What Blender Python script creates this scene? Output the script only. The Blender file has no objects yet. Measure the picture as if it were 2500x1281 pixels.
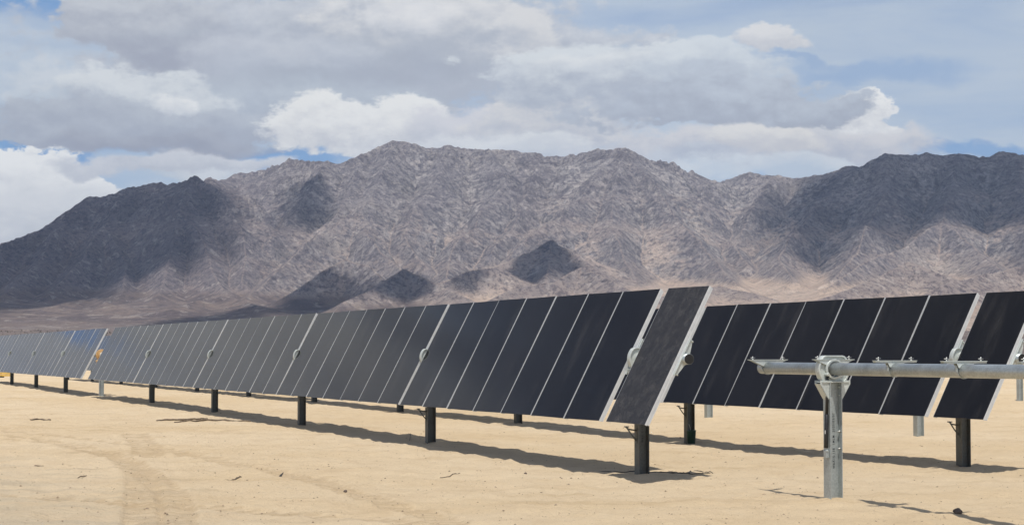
import bpy, bmesh, math, random
import numpy as np
from mathutils import Vector, Matrix
random.seed(7)
R = math.radians
S = bpy.context.scene
C = S.collection

# ------------------------------------------------------------------ camera
F = 4706.0                       # focal length in photo pixels (2500 wide)
HC = 1.67                        # eye height
BETA = math.atan(219.5/F)
cam_d = bpy.data.cameras.new('camera'); cam = bpy.data.objects.new('camera', cam_d); C.objects.link(cam)
cam_d.sensor_width = 36.0; cam_d.lens = 36.0*F/2500.0
cam_d.clip_start = 0.1; cam_d.clip_end = 40000
cam.location = (0, 0, HC); cam.rotation_euler = (math.pi/2+BETA, 0, 0)
S.camera = cam
S.render.resolution_x = 1024; S.render.resolution_y = 524

AL = math.atan(1825.0/F)         # bearing of the panel rows, left of forward
U = np.array([-math.sin(AL), math.cos(AL), 0.0])
V = np.array([math.cos(AL), math.sin(AL), 0.0])

def ray(px, py):
    cx = (px-1250)/F; cy = (640.5-py)/F
    return np.array([cx, math.cos(BETA)-math.sin(BETA)*cy, math.sin(BETA)+math.cos(BETA)*cy])
def at_depth(px, py, y):
    d = ray(px, py); t = y/d[1]
    return np.array([0, 0, HC])+d*t
def at_row(px, py, D):
    d = ray(px, py); t = D/np.dot(d, V)
    return np.array([0, 0, HC])+d*t

# ------------------------------------------------------------------ sun, view
KU, KV = 0.45, 0.22
to_sun = Vector((-(KU*U[0]+KV*V[0]), -(KU*U[1]+KV*V[1]), 1.0)).normalized()
SUN_EL = math.asin(to_sun.z); SUN_AZ = math.atan2(to_sun.x, to_sun.y)
sd = bpy.data.lights.new('sun', 'SUN'); so = bpy.data.objects.new('sun', sd); C.objects.link(so)
sd.energy = 4.0; sd.angle = R(0.53); sd.color = (1.0, 0.955, 0.88)
so.rotation_euler = to_sun.to_track_quat('Z', 'Y').to_euler(); so.location = (0, -20, 60)
S.view_settings.view_transform = 'Standard'; S.view_settings.look = 'None'
S.view_settings.exposure = 0.0; S.view_settings.gamma = 1.0

# ------------------------------------------------------------------ node helpers
class NT:
    def __init__(s, tree): s.t = tree; s.n = tree.nodes; s.l = tree.links
    def new(s, k, **kw):
        n = s.n.new(k)
        for a, b in kw.items(): setattr(n, a, b)
        return n
    def set(s, sock, v):
        if isinstance(v, bpy.types.NodeSocket): s.l.new(v, sock)
        elif v is not None: sock.default_value = v
    def math(s, op, a, b=None, c=None, clamp=False):
        n = s.new('ShaderNodeMath', operation=op); n.use_clamp = clamp
        s.set(n.inputs[0], a); s.set(n.inputs[1], b)
        if c is not None: s.set(n.inputs[2], c)
        return n.outputs[0]
    def smooth(s, v, a, b, lo=0.0, hi=1.0):
        n = s.new('ShaderNodeMapRange', interpolation_type='SMOOTHSTEP')
        s.set(n.inputs[0], v); s.set(n.inputs[1], a); s.set(n.inputs[2], b); s.set(n.inputs[3], lo); s.set(n.inputs[4], hi)
        return n.outputs[0]
    def mix(s, f, a, b, mode='MIX'):
        n = s.new('ShaderNodeMix', data_type='RGBA', blend_type=mode)
        s.set(n.inputs[0], f)
        s.set(n.inputs[6], a if isinstance(a, bpy.types.NodeSocket) else tuple(a)+(1,) if len(a) == 3 else a)
        s.set(n.inputs[7], b if isinstance(b, bpy.types.NodeSocket) else tuple(b)+(1,) if len(b) == 3 else b)
        return n.outputs[2]
    def xyz(s, x, y, z):
        n = s.new('ShaderNodeCombineXYZ'); s.set(n.inputs[0], x); s.set(n.inputs[1], y); s.set(n.inputs[2], z); return n.outputs[0]
    def noise(s, vec, scale, detail=4, rough=0.5, dist=0.0):
        n = s.new('ShaderNodeTexNoise'); s.set(n.inputs['Vector'], vec)
        n.inputs['Scale'].default_value = scale; n.inputs['Detail'].default_value = detail
        n.inputs['Roughness'].default_value = rough; n.inputs['Distortion'].default_value = dist
        return n.outputs[0]
    def mapping(s, vec, scale=(1, 1, 1), rot=(0, 0, 0), loc=(0, 0, 0)):
        n = s.new('ShaderNodeMapping'); s.set(n.inputs[0], vec)
        n.inputs['Scale'].default_value = scale; n.inputs['Rotation'].default_value = rot; n.inputs['Location'].default_value = loc
        return n.outputs[0]
    def bump(s, h, strength, dist, normal=None):
        n = s.new('ShaderNodeBump'); n.inputs['Strength'].default_value = strength; n.inputs['Distance'].default_value = dist
        s.set(n.inputs['Height'], h)
        if normal is not None: s.set(n.inputs['Normal'], normal)
        return n.outputs[0]

# ------------------------------------------------------------------ sky: Nishita + procedural clouds in direction space
w = bpy.data.worlds.new('World'); S.world = w; w.use_nodes = True
for n in list(w.node_tree.nodes): w.node_tree.nodes.remove(n)
T = NT(w.node_tree)
tc = T.new('ShaderNodeTexCoord').outputs['Generated']
sky = T.new('ShaderNodeTexSky', sky_type='NISHITA'); sky.sun_disc = False
sky.sun_elevation = SUN_EL; sky.sun_rotation = SUN_AZ
sky.altitude = 400; sky.air_density = 1.0; sky.dust_density = 0.6; sky.ozone_density = 1.5
sep = T.new('ShaderNodeSeparateXYZ'); T.l.new(tc, sep.inputs[0])
X = T.math('MULTIPLY', T.math('ARCTAN2', sep.outputs[0], sep.outputs[1]), F/1000)
Y = T.math('MULTIPLY', T.math('ARCSINE', sep.outputs[2]), F/1000)
base_v = T.xyz(X, T.math('MULTIPLY', Y, 1.7), 0.0)
warp_x = T.noise(base_v, 2.2, 5, 0.55); warp_y = T.noise(T.mapping(base_v, loc=(31, 7, 3)), 2.6, 6, 0.58)
XW = T.math('ADD', X, T.math('MULTIPLY', T.math('SUBTRACT', warp_x, 0.5), 0.40))
YW = T.math('ADD', Y, T.math('MULTIPLY', T.math('SUBTRACT', warp_y, 0.5), 0.22))
N1 = T.noise(T.mapping(base_v, loc=(5, 2, 9)), 6.0, 13, 0.64)
N1u = T.noise(T.mapping(base_v, loc=(5+0.010, 2+0.040, 9)), 6.0, 13, 0.64)
LIT = T.math('MULTIPLY', T.math('SUBTRACT', N1, N1u), 3.6)
SOFTN = T.noise(T.mapping(base_v, loc=(9, 4, 1), scale=(0.6, 1.0, 1)), 1.8, 4, 0.5)

def cloud_group():
    g = bpy.data.node_groups.new('cloud', 'ShaderNodeTree')
    for nm, ty in (('BG', 'NodeSocketColor'), ('X', 'NodeSocketFloat'), ('Y', 'NodeSocketFloat'), ('cx', 'NodeSocketFloat'), ('cy', 'NodeSocketFloat'),
                   ('rx', 'NodeSocketFloat'), ('ry', 'NodeSocketFloat'), ('N', 'NodeSocketFloat'), ('L', 'NodeSocketFloat'), ('soft', 'NodeSocketFloat'),
                   ('op', 'NodeSocketFloat'), ('dark', 'NodeSocketColor'), ('bright', 'NodeSocketColor'), ('flat', 'NodeSocketFloat'), ('tmid', 'NodeSocketFloat')):
        g.interface.new_socket(name=nm, in_out='INPUT', socket_type=ty)
    g.interface.new_socket(name='Color', in_out='OUTPUT', socket_type='NodeSocketColor')
    t = NT(g); i = t.new('NodeGroupInput'); o = t.new('NodeGroupOutput'); I = {s.name: s for s in i.outputs}
    dx = t.math('DIVIDE', t.math('SUBTRACT', I['X'], I['cx']), I['rx'])
    dy = t.math('DIVIDE', t.math('SUBTRACT', I['Y'], I['cy']), I['ry'])
    dyf = t.math('ADD', t.math('MAXIMUM', dy, 0.0), t.math('MULTIPLY', t.math('MINIMUM', dy, 0.0), I['flat']))
    rr = t.math('SQRT', t.math('ADD', t.math('MULTIPLY', dx, dx), t.math('MULTIPLY', dyf, dyf)))
    q = t.math('ADD', t.math('SUBTRACT', 1.0, rr), t.math('MULTIPLY', t.math('SUBTRACT', I['N'], 0.5), 1.8))
    a = t.smooth(q, t.math('MULTIPLY', I['soft'], -0.75), t.math('MULTIPLY', I['soft'], 0.75))
    a = t.math('MULTIPLY', a, I['op'])
    sh = t.math('SUBTRACT', t.math('ADD', t.math('MULTIPLY', dy, 0.8), I['L']), I['tmid'])
    sh = t.smooth(sh, -0.9, 0.9)
    col = t.mix(sh, I['dark'], I['bright'])
    out = t.mix(a, I['BG'], col)
    t.l.new(out, o.inputs[0])
    return g
CG = cloud_group()
SK = 10.0     # colours below are display-linear; the Background node runs at 0.1
def K(r, g, b):          # sRGB 0-255 -> linear * SK
    f = lambda c: ((c/255+0.055)/1.055)**2.4 if c > 10 else c/255/12.92
    return (f(r)*SK, f(g)*SK, f(b)*SK, 1)
blue = T.mix(1.0, sky.outputs[0], (0.50, 0.70, 1.0), 'MULTIPLY')
hz = T.smooth(Y, 0.0, 1.6)
hazec = T.mix(hz, K(200, 212, 224), K(184, 198, 215))
cir = T.noise(T.mapping(base_v, scale=(0.6, 2.2, 1), rot=(0, 0, 0.12), loc=(2, 3, 0)), 1.6, 7, 0.6, 0.3)
cf = T.smooth(cir, 0.30, 0.56)
# thin veil: heavier on the right of the view, thinner on the left
veil = T.math('ADD', T.math('MULTIPLY', cf, 0.35), T.smooth(X, -1.2, 0.6, 0.42, 0.62), clamp=True)
veil = T.math('MULTIPLY', veil, T.smooth(Y, 1.2, 2.4, 1.0, 0.35))
cur = T.mix(veil, blue, hazec)
# wide loose cloud field elsewhere in the sky (behind, above and beside the view)
fld = T.noise(T.mapping(base_v, scale=(0.5, 0.8, 1), loc=(14, 6, 2)), 1.5, 8, 0.55)
away = T.math('MAXIMUM', T.smooth(T.math('ABSOLUTE', X), 1.35, 2.0), T.smooth(Y, 0.95, 1.4))
fa = T.math('MULTIPLY', T.smooth(fld, 0.50, 0.58), away)
fcol = T.mix(T.smooth(LIT, -0.5, 0.6), K(150, 150, 158), K(206, 205, 204))
cur = T.mix(fa, cur, fcol)
G0 = K(174, 180, 192); G1 = K(184, 190, 201); W0 = K(214, 218, 222); W1 = K(250, 250, 247); W2 = K(226, 226, 226)
def px_cloud(cur, px, py, rx, ry, dark=G1, bright=W0, soft=0.12, op=1.0, flat=1.3, tmid=0.0, L=LIT):
    n = T.new('ShaderNodeGroup'); n.node_tree = CG
    vals = dict(BG=cur, X=XW, Y=YW, cx=F/1000*math.atan((px-1250)/F), cy=F/1000*math.atan((860-py)/F), rx=rx/1000, ry=ry/1000,
                N=N1, L=L, soft=soft, op=op, dark=dark, bright=bright, flat=flat, tmid=tmid)
    for k, v in vals.items(): T.set(n.inputs[k], v)
    return n.outputs[0]
BLUE = K(122, 166, 214)
for a in [
    # px, py, rx, ry, dark, bright, soft, opacity, flat, tmid
    (90, 230, 330, 110, K(186, 200, 216), K(206, 216, 226), .6, .85, 1.0, 0),
    (60, 150, 160, 26, K(180, 196, 216), K(196, 208, 222), .6, .7, 1.0, 0),
    (40, 20, 190, 55, K(120, 162, 212), K(128, 166, 212), .5, .9, 1, 0),
    (70, 350, 110, 26, BLUE, BLUE, .3, .9, 1, 0), (215, 380, 90, 16, BLUE, BLUE, .3, .85, 1, 0),
    (700, 385, 150, 44, BLUE, BLUE, .35, .9, 1, 0), (610, 412, 100, 16, BLUE, BLUE, .35, .85, 1, 0), (690, 295, 60, 20, BLUE, BLUE, .6, .7, 1, 0),
    (1760, 436, 80, 18, K(150, 184, 222), K(150, 184, 222), .5, .7, 1, 0), (2370, 368, 120, 18, BLUE, BLUE, .5, .8, 1, 0),
    (2130, 175, 170, 24, K(150, 178, 214), K(150, 178, 214), .8, .7, 1, 0),
    (1930, 152, 90, 10, K(158, 182, 214), K(158, 182, 214), .6, .7, 1, 0),
    (90, 485, 270, 130, K(206, 209, 214), W1, .07, 1, 1.0, -.15),
    (80, 560, 420, 110, K(204, 208, 214), K(224, 226, 228), .5, .85, 1.0, 0),
    (450, 404, 260, 34, K(196, 200, 208), K(218, 220, 224), .3, 1, 1, 0),
    (560, 440, 170, 22, K(200, 208, 216), K(222, 226, 230), .4, .9, 1, 0),
    (840, 130, 700, 195, G1, K(212, 216, 222), .20, 1, 1.0, .35),
    (330, 80, 215, 100, K(178, 183, 194), K(205, 209, 215), .09, 1, 1.0, .1),
    (620, 250, 420, 80, K(178, 186, 198), K(200, 208, 216), .35, .9, 1.0, .1),
    (1060, 60, 300, 90, K(184, 190, 200), K(228, 228, 228), .25, 1, 1.0, .0),
    (850, 165, 360, 50, G0, K(184, 190, 200), .5, .75, 1, .2), (430, 130, 260, 40, K(166, 170, 184), K(184, 190, 200), .5, .7, 1, .2),
    (1290, 100, 110, 80, K(192, 197, 206), W2, .2, .9, 1, 0),
    (160, 240, 150, 55, K(198, 208, 218), K(216, 222, 228), .3, .9, 1.0, 0),
    (350, 255, 210, 80, K(182, 190, 202), K(226, 230, 232), .2, .95, 1, 0),
    (340, 320, 360, 72, G0, K(196, 202, 210), .14, 1, 1.7, .35),
    (440, 350, 240, 32, K(158, 161, 174), K(174, 178, 188), .5, .8, 1.4, .2),
    (900, 325, 240, 86, K(204, 206, 212), K(244, 244, 241), .16, 1, 1.6, -.1),
    (1180, 330, 220, 80, K(192, 197, 206), K(222, 222, 226), .25, .95, 1.2, 0),
    (1330, 285, 190, 66, K(194, 198, 207), K(232, 230, 227), .2, .95, 1, 0),
    (1290, 375, 190, 44, K(204, 211, 218), K(228, 232, 233), .3, .9, 1, 0),
    (1470, 205, 330, 95, K(182, 189, 201), K(224, 229, 232), .18, 1, 1.2, .1),
    (1730, 190, 200, 70, K(196, 204, 214), K(222, 228, 232), .2, .9, 1.2, .1),
    (2060, 285, 125, 66, K(208, 210, 215), W1, .09, 1, 1.0, -.1),
    (1780, 268, 360, 80, G0, K(200, 208, 218), .14, 1, 1.7, .3),
    (1830, 368, 480, 48, K(190, 195, 206), K(222, 221, 222), .35, 1, 1.0, .1),
    (1880, 350, 150, 36, K(208, 208, 211), K(236, 234, 229), .3, .9, 1.0, 0),
    (1895, 112, 84, 40, K(204, 206, 212), K(230, 230, 230), .2, .95, 1.5, .0),
    (1500, 385, 240, 26, K(186, 193, 206), K(208, 214, 222), .5, .85, 1.0, 0),
    (960, 30, 130, 50, K(220, 222, 226), K(238, 238, 238), .5, .6, 1, 0), (1440, 150, 120, 26, K(216, 221, 226), K(234, 236, 236), .6, .7, 1, 0),
    (385, 245, 60, 26, K(222, 226, 230), W1, .4, .8, 1, 0), (690, 150, 200, 40, K(196, 202, 212), K(216, 220, 226), .6, .6, 1, 0),
    (1600, 420, 260, 26, K(204, 214, 224), K(224, 230, 234), .5, .8, 1, 0), (2000, 405, 260, 20, K(206, 216, 226), K(224, 230, 234), .5, .8, 1, 0),
    (1150, 350, 240, 30, K(214, 218, 224), K(232, 234, 235), .5, .8, 1, 0),
    # beyond the left edge of the view: the part of the sky the panels mirror
    (-2150, 60, 1280, 560, K(172, 171, 168), K(206, 205, 202), .35, 1, 1, .0),
    (-3800, -1500, 2150, 1150, K(84, 92, 114), K(150, 156, 168), .5, 1, 1, .0),
    (-985, 262, 95, 42, K(92, 150, 222), K(92, 150, 222), .2, 1, 1, 0), (-890, 295, 40, 20, K(92, 150, 222), K(92, 150, 222), .2, .9, 1, 0),
]:
    cur = px_cloud(cur, *a)
bg = T.new('ShaderNodeBackground'); T.l.new(cur, bg.inputs[0]); bg.inputs[1].default_value = 0.1
wo = T.new('ShaderNodeOutputWorld'); T.l.new(bg.outputs[0], wo.inputs[0])

# ------------------------------------------------------------------ object helpers
def obj(name, mesh_or_bm, mat=None, parent=None, smooth=False, loc=None):
    if isinstance(mesh_or_bm, bmesh.types.BMesh):
        me = bpy.data.meshes.new(name); mesh_or_bm.to_mesh(me); mesh_or_bm.free()
    else: me = mesh_or_bm
    o = bpy.data.objects.new(name, me); C.objects.link(o)
    if mat and len(me.materials) == 0:
        for m in (mat if isinstance(mat, (list, tuple)) else [mat]): me.materials.append(m)
    if smooth: me.polygons.foreach_set('use_smooth', [True]*len(me.polygons))
    if parent: o.parent = parent
    if loc is not None: o.location = loc
    return o
def tag(o, label=None, cat=None, group=None, kind=None):
    if label: o['label'] = label
    if cat: o['category'] = cat
    if group: o['group'] = group
    if kind: o['kind'] = kind
    return o
def empty(name, loc, rz=0.0):
    o = bpy.data.objects.new(name, None); C.objects.link(o); o.location = loc; o.rotation_euler = (0, 0, rz)
    o.empty_display_size = 0.2
    return o
def copy_tree(o, parent=None):
    c = o.copy(); C.objects.link(c); c.parent = parent
    for ch in [k for k in o.children]: copy_tree(ch, c)
    return c
def box(bm, x0, x1, y0, y1, z0, z1, mi=0):
    v = [bm.verts.new(p) for p in ((x0,y0,z0),(x1,y0,z0),(x1,y1,z0),(x0,y1,z0),(x0,y0,z1),(x1,y0,z1),(x1,y1,z1),(x0,y1,z1))]
    for f in ((0,3,2,1),(4,5,6,7),(0,1,5,4),(1,2,6,5),(2,3,7,6),(3,0,4,7)):
        bm.faces.new([v[i] for i in f]).material_index = mi
def cyl(bm, p0, p1, r0, r1=None, n=20, cap=True, mi=0):
    if r1 is None: r1 = r0
    p0 = Vector(p0); p1 = Vector(p1); d = (p1-p0).normalized()
    a = d.orthogonal().normalized(); b = d.cross(a)
    A = []; B = []
    for i in range(n):
        t = 2*math.pi*i/n; o = a*math.cos(t)+b*math.sin(t)
        A.append(bm.verts.new(p0+o*r0)); B.append(bm.verts.new(p1+o*r1))
    for i in range(n):
        f = bm.faces.new((A[i], A[(i+1) % n], B[(i+1) % n], B[i])); f.smooth = True; f.material_index = mi
    if cap:
        bm.faces.new(A[::-1]).material_index = mi; bm.faces.new(B).material_index = mi
def prism(bm, pts, x0, x1, mi=0):     # polygon in the y-z plane, extruded along x
    A = [bm.verts.new((x0, y, z)) for y, z in pts]; B = [bm.verts.new((x1, y, z)) for y, z in pts]
    n = len(pts)
    bm.faces.new(A).material_index = mi; bm.faces.new(B[::-1]).material_index = mi
    for i in range(n): bm.faces.new((A[i], B[i], B[(i+1) % n], A[(i+1) % n])).material_index = mi
def ring_plate(bm, outer, inner, x0, x1, mi=0):   # plate with a hole; equal point counts
    n = len(outer)
    vs = [[bm.verts.new((x, y, z)) for y, z in pts] for x in (x0, x1) for pts in (outer, inner)]
    o0, i0, o1, i1 = vs
    for k in range(n):
        j = (k+1) % n
        for q in ((o0[k], i0[k], i0[j], o0[j]), (o1[k], o1[j], i1[j], i1[k]), (o0[k], o0[j], o1[j], o1[k]), (i0[k], i1[k], i1[j], i0[j])):
            bm.faces.new(q).material_index = mi
def bevel(bm, w, seg=1):
    bmesh.ops.remove_doubles(bm, verts=bm.verts, dist=1e-6)
    bmesh.ops.recalc_face_normals(bm, faces=bm.faces)
    ed = [e for e in bm.edges if len(e.link_faces) == 2 and e.calc_face_angle(0) > 0.6]
    bmesh.ops.bevel(bm, geom=ed, offset=w, segments=seg, affect='EDGES', clamp_overlap=True)
    return bm
def tube_path(bm, pts, r, n=8):
    pts = [Vector(p) for p in pts]; rings = []
    for i, p in enumerate(pts):
        d = (pts[min(i+1, len(pts)-1)]-pts[max(i-1, 0)]).normalized()
        a = d.cross(Vector((0, 0, 1)));  a = a.normalized() if a.length > 1e-4 else Vector((1, 0, 0)); b = a.cross(d)
        rr = r[i] if isinstance(r, (list, tuple)) else r
        rings.append([bm.verts.new(p+(a*math.cos(2*math.pi*k/n)+b*math.sin(2*math.pi*k/n))*rr) for k in range(n)])
    for A, B in zip(rings, rings[1:]):
        for k in range(n):
            f = bm.faces.new((A[k], A[(k+1) % n], B[(k+1) % n], B[k])); f.smooth = True
    bm.faces.new(rings[0][::-1]); bm.faces.new(rings[-1])

# ------------------------------------------------------------------ numpy noise
_P = np.random.RandomState(3).permutation(256); _P = np.concatenate([_P, _P, _P])
_G = np.array([(math.cos(a), math.sin(a)) for a in np.linspace(0, 2*math.pi, 16, endpoint=False)])
def perlin(x, y, seed=0):
    x = x+seed*17.31; y = y+seed*9.77
    xi = np.floor(x).astype(np.int64); yi = np.floor(y).astype(np.int64); xf = x-xi; yf = y-yi
    xi &= 255; yi &= 255
    def g(ix, iy, dx, dy):
        h = _P[_P[ix & 255]+(iy & 255)] & 15
        return _G[h, 0]*dx+_G[h, 1]*dy
    u = xf*xf*xf*(xf*(xf*6-15)+10); v = yf*yf*yf*(yf*(yf*6-15)+10)
    a = g(xi, yi, xf, yf); b = g(xi+1, yi, xf-1, yf); c = g(xi, yi+1, xf, yf-1); d = g(xi+1, yi+1, xf-1, yf-1)
    return (a+(b-a)*u)*(1-v)+(c+(d-c)*u)*v
def fbm(x, y, oct=4, gain=0.5, seed=0):
    s = 0; a = 1.0; f = 1.0
    for i in range(oct): s = s+a*perlin(x*f, y*f, seed+i*3); a *= gain; f *= 2.03
    return s
def sstep(x, a, b):
    t = np.clip((x-a)/(b-a), 0, 1); return t*t*(3-2*t)

# ------------------------------------------------------------------ materials
def mat(name):
    m = bpy.data.materials.new(name); m.use_nodes = True
    t = NT(m.node_tree); b = m.node_tree.nodes['Principled BSDF']
    return m, t, b
def simple(name, col, rough=0.6, metal=0.0, var=0.15, scale=12.0, bump=0.0):
    m, t, b = mat(name)
    tcx = t.new('ShaderNodeTexCoord').outputs['Object']
    n = t.noise(tcx, scale, 5, 0.6)
    lo = tuple(c*(1-var) for c in col); hi = tuple(min(1, c*(1+var)) for c in col)
    t.l.new(t.mix(t.smooth(n, 0.3, 0.7), lo, hi), b.inputs['Base Color'])
    b.inputs['Roughness'].default_value = rough; b.inputs['Metallic'].default_value = metal
    if bump: t.l.new(t.bump(n, 0.4, bump), b.inputs['Normal'])
    return m

def galvanised(name, lo, hi, rust=0.0, metal=0.55, rough=0.45):
    m, t, b = mat(name)
    oc = t.new('ShaderNodeTexCoord').outputs['Object']
    v = t.new('ShaderNodeTexVoronoi'); v.inputs['Scale'].default_value = 45; t.l.new(oc, v.inputs['Vector'])
    n = t.noise(oc, 3.0, 6, 0.62); fine = t.noise(t.mapping(oc, scale=(1, 1, 6)), 30, 4, 0.6)
    f = t.math('ADD', t.math('MULTIPLY', n, 0.6), t.math('MULTIPLY', t.math('ADD', t.math('MULTIPLY', v.outputs['Distance'], 0.7), fine), 0.28))
    col = t.mix(t.smooth(f, 0.3, 0.72), lo, hi)
    if rust:
        rn = t.noise(t.mapping(oc, loc=(4, 4, 4)), 5.0, 7, 0.7)
        col = t.mix(t.math('MULTIPLY', t.smooth(rn, 0.5, 0.72), rust), col, (0.16, 0.085, 0.045))
    t.l.new(col, b.inputs['Base Color'])
    b.inputs['Metallic'].default_value = metal
    t.l.new(t.math('ADD', rough-0.1, t.math('MULTIPLY', n, 0.25)), b.inputs['Roughness'])
    t.l.new(t.bump(fine, 0.15, 0.002), b.inputs['Normal'])
    return m
M_galv = galvanised('galvanised_steel', (0.30, 0.33, 0.33), (0.50, 0.54, 0.53))
M_tube = galvanised('galvanised_tube', (0.30, 0.335, 0.34), (0.52, 0.56, 0.56), rust=0.25, metal=0.7, rough=0.42)
M_post = galvanised('shaded_post_steel', (0.095, 0.105, 0.10), (0.17, 0.18, 0.17), rust=0.45, metal=0.3, rough=0.6)  # same galvanised steel, with the panels' shade put into the darker colour
M_cast = galvanised('bearing_casting', (0.42, 0.45, 0.43), (0.62, 0.66, 0.63), metal=0.35, rough=0.45)
M_alu = simple('frame_aluminium', (0.66, 0.67, 0.67), 0.38, 0.35, 0.08, 8)
M_black = simple('black_rubber', (0.018, 0.018, 0.02), 0.5, 0, 0.3, 20)
M_dark = simple('dark_opening', (0.012, 0.012, 0.012), 0.8)
M_bolt = simple('zinc_bolt', (0.55, 0.55, 0.52), 0.35, 0.8)
M_ink = simple('stencil_ink', (0.025, 0.03, 0.035), 0.8)
M_orange = simple('gearbox_paint', (0.50, 0.30, 0.12), 0.5, 0.1)
M_cream = simple('cream_paint', (0.62, 0.58, 0.48), 0.45)
M_green = simple('green_plastic', (0.03, 0.075, 0.06), 0.45, 0, 0.25, 10)
M_yellow = simple('yellow_paint', (0.62, 0.40, 0.09), 0.55, 0, 0.2, 6)
M_wood = simple('sun_bleached_wood', (0.17, 0.13, 0.09), 0.85, 0, 0.4, 30)
M_cable = simple('black_cable', (0.02, 0.02, 0.018), 0.55)
M_stone = simple('dark_stone', (0.11, 0.085, 0.07), 0.9, 0, 0.35, 8, 0.01)
M_back = simple('panel_back', (0.10, 0.10, 0.105), 0.5)

def glass_mat(name, dusty=False):
    m, t, b = mat(name)
    oc = t.new('ShaderNodeTexCoord').outputs['Object']
    rnd = t.new('ShaderNodeObjectInfo').outputs['Random']
    off = t.xyz(t.math('MULTIPLY', rnd, 37.0), t.math('MULTIPLY', rnd, 91.0), 0.0)
    va = t.new('ShaderNodeVectorMath', operation='ADD'); t.l.new(oc, va.inputs[0]); t.l.new(off, va.inputs[1]); p = va.outputs[0]
    film = t.noise(t.mapping(p, scale=(1.0, 0.5, 1)), 1.2, 5, 0.6)
    streak = t.noise(t.mapping(p, scale=(2.2, 0.6, 1)), 1.3, 3, 0.5)
    lay = t.noise(t.mapping(p, scale=(1, 1, 1)), 40, 3, 0.7)
    if not dusty:
        d = t.math('ADD', t.math('MULTIPLY', t.smooth(film, 0.35, 0.75), 0.012), t.math('MULTIPLY', t.smooth(streak, 0.52, 0.85), 0.05))
        d = t.math('ADD', d, t.math('MULTIPLY', rnd, 0.008))
        d = t.math('MULTIPLY', d, t.math('ADD', 0.6, lay))
        base = (0.004, 0.004, 0.006)
        b.inputs['Roughness'].default_value = 0.10
    else:
        sp = t.noise(p, 85, 4, 0.8); blot = t.noise(p, 5, 6, 0.75)
        d = t.math('ADD', 0.03, t.math('MULTIPLY', t.smooth(t.math('ADD', t.math('MULTIPLY', sp, 0.7), t.math('MULTIPLY', blot, 0.4)), 0.54, 0.68), 0.20))
        base = (0.012, 0.012, 0.015)
        b.inputs['Roughness'].default_value = 0.24
        t.l.new(t.bump(sp, 0.3, 0.002), b.inputs['Normal'])
    t.l.new(t.mix(d, base, (0.40, 0.37, 0.33)), b.inputs['Base Color'])
    b.inputs['IOR'].default_value = 1.33
    return m
M_glass = glass_mat('panel_glass'); M_glass_dusty = glass_mat('dusty_panel_glass', True)

# ------------------------------------------------------------------ ground
RW1, RW2, RW3 = 11.08, 16.20, 21.35
ctrl = []
for D, pts in ((RW1, [(2035, 1225), (1572, 1165), (1057, 1083), (738, 1041), (526, 1007), (372, 986), (244, 968), (158, 957), (87, 945), (27, 936)]),
               (RW2, [(2352, 1141), (1680, 1087), (1255, 1033), (965, 1003), (757, 980), (214, 929)]),
               (RW3, [(1730, 1024), (2243, 1068)])):
    for p in pts: ctrl.append(at_row(p[0], p[1], D))
ctrl = np.array(ctrl)
def gz_low(x, y):
    x = np.asarray(x, float); y = np.asarray(y, float)
    s = x*U[0]+y*U[1]; d = x*V[0]+y*V[1]
    num = 0; den = 0.0
    for c in ctrl:
        cs = c[0]*U[0]+c[1]*U[1]; cd = c[0]*V[0]+c[1]*V[1]
        wgt = np.exp(-((s-cs)/6.5)**2-((d-cd)/3.6)**2)+1e-9
        num = num+wgt*c[2]; den = den+wgt
    deft = 0.0+0.12*sstep(s, 26, 70)
    wd = 0.25
    z = (num+wd*deft)/(den+wd)
    far = np.maximum(np.hypot(x, y)-180, 0)
    return z+far*0.0135*sstep(far, 0, 700)
def gz_fine(x, y):
    z = 0.035*fbm(x*0.55, y*0.55, 3, 0.5, 1)+0.042*fbm(x*1.9, y*1.9, 3, 0.55, 5)+0.011*fbm(x*7, y*7, 2, 0.6, 9)
    r = np.hypot(x, y)
    return z*(1-0.75*sstep(r, 80, 200))
def gz(x, y): return gz_low(x, y)+gz_fine(x, y)
def ground_pt(px, py):
    d = ray(px, py); t = HC/-d[2]
    for _ in range(12):
        z = float(gz(d[0]*t, d[1]*t)); t = (HC-z)/-d[2]
    return np.array([d[0]*t, d[1]*t, HC+d[2]*t])

rr = [6.0]
while rr[-1] < 2600:
    r_ = rr[-1]; rr.append(r_*(1.0046 if 14 < r_ < 95 else 1.012 if r_ <= 14 or r_ < 220 else 1.035))
rr = np.array(rr)
az = np.concatenate([np.linspace(-68, -19, 70, endpoint=False), np.linspace(-19, 19, 620, endpoint=False), np.linspace(19, 68, 71)])
A_, R_ = np.meshgrid(np.radians(az), rr)
GX = R_*np.sin(A_); GY = R_*np.cos(A_)
GZ = gz(GX, GY)
for c in ctrl:      # soil heaved up round each driven post
    d2 = (GX-c[0])**2+(GY-c[1])**2
    GZ = GZ+(0.035+0.05*perlin(GX*5, GY*5, 8))*np.exp(-d2/0.16)
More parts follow.
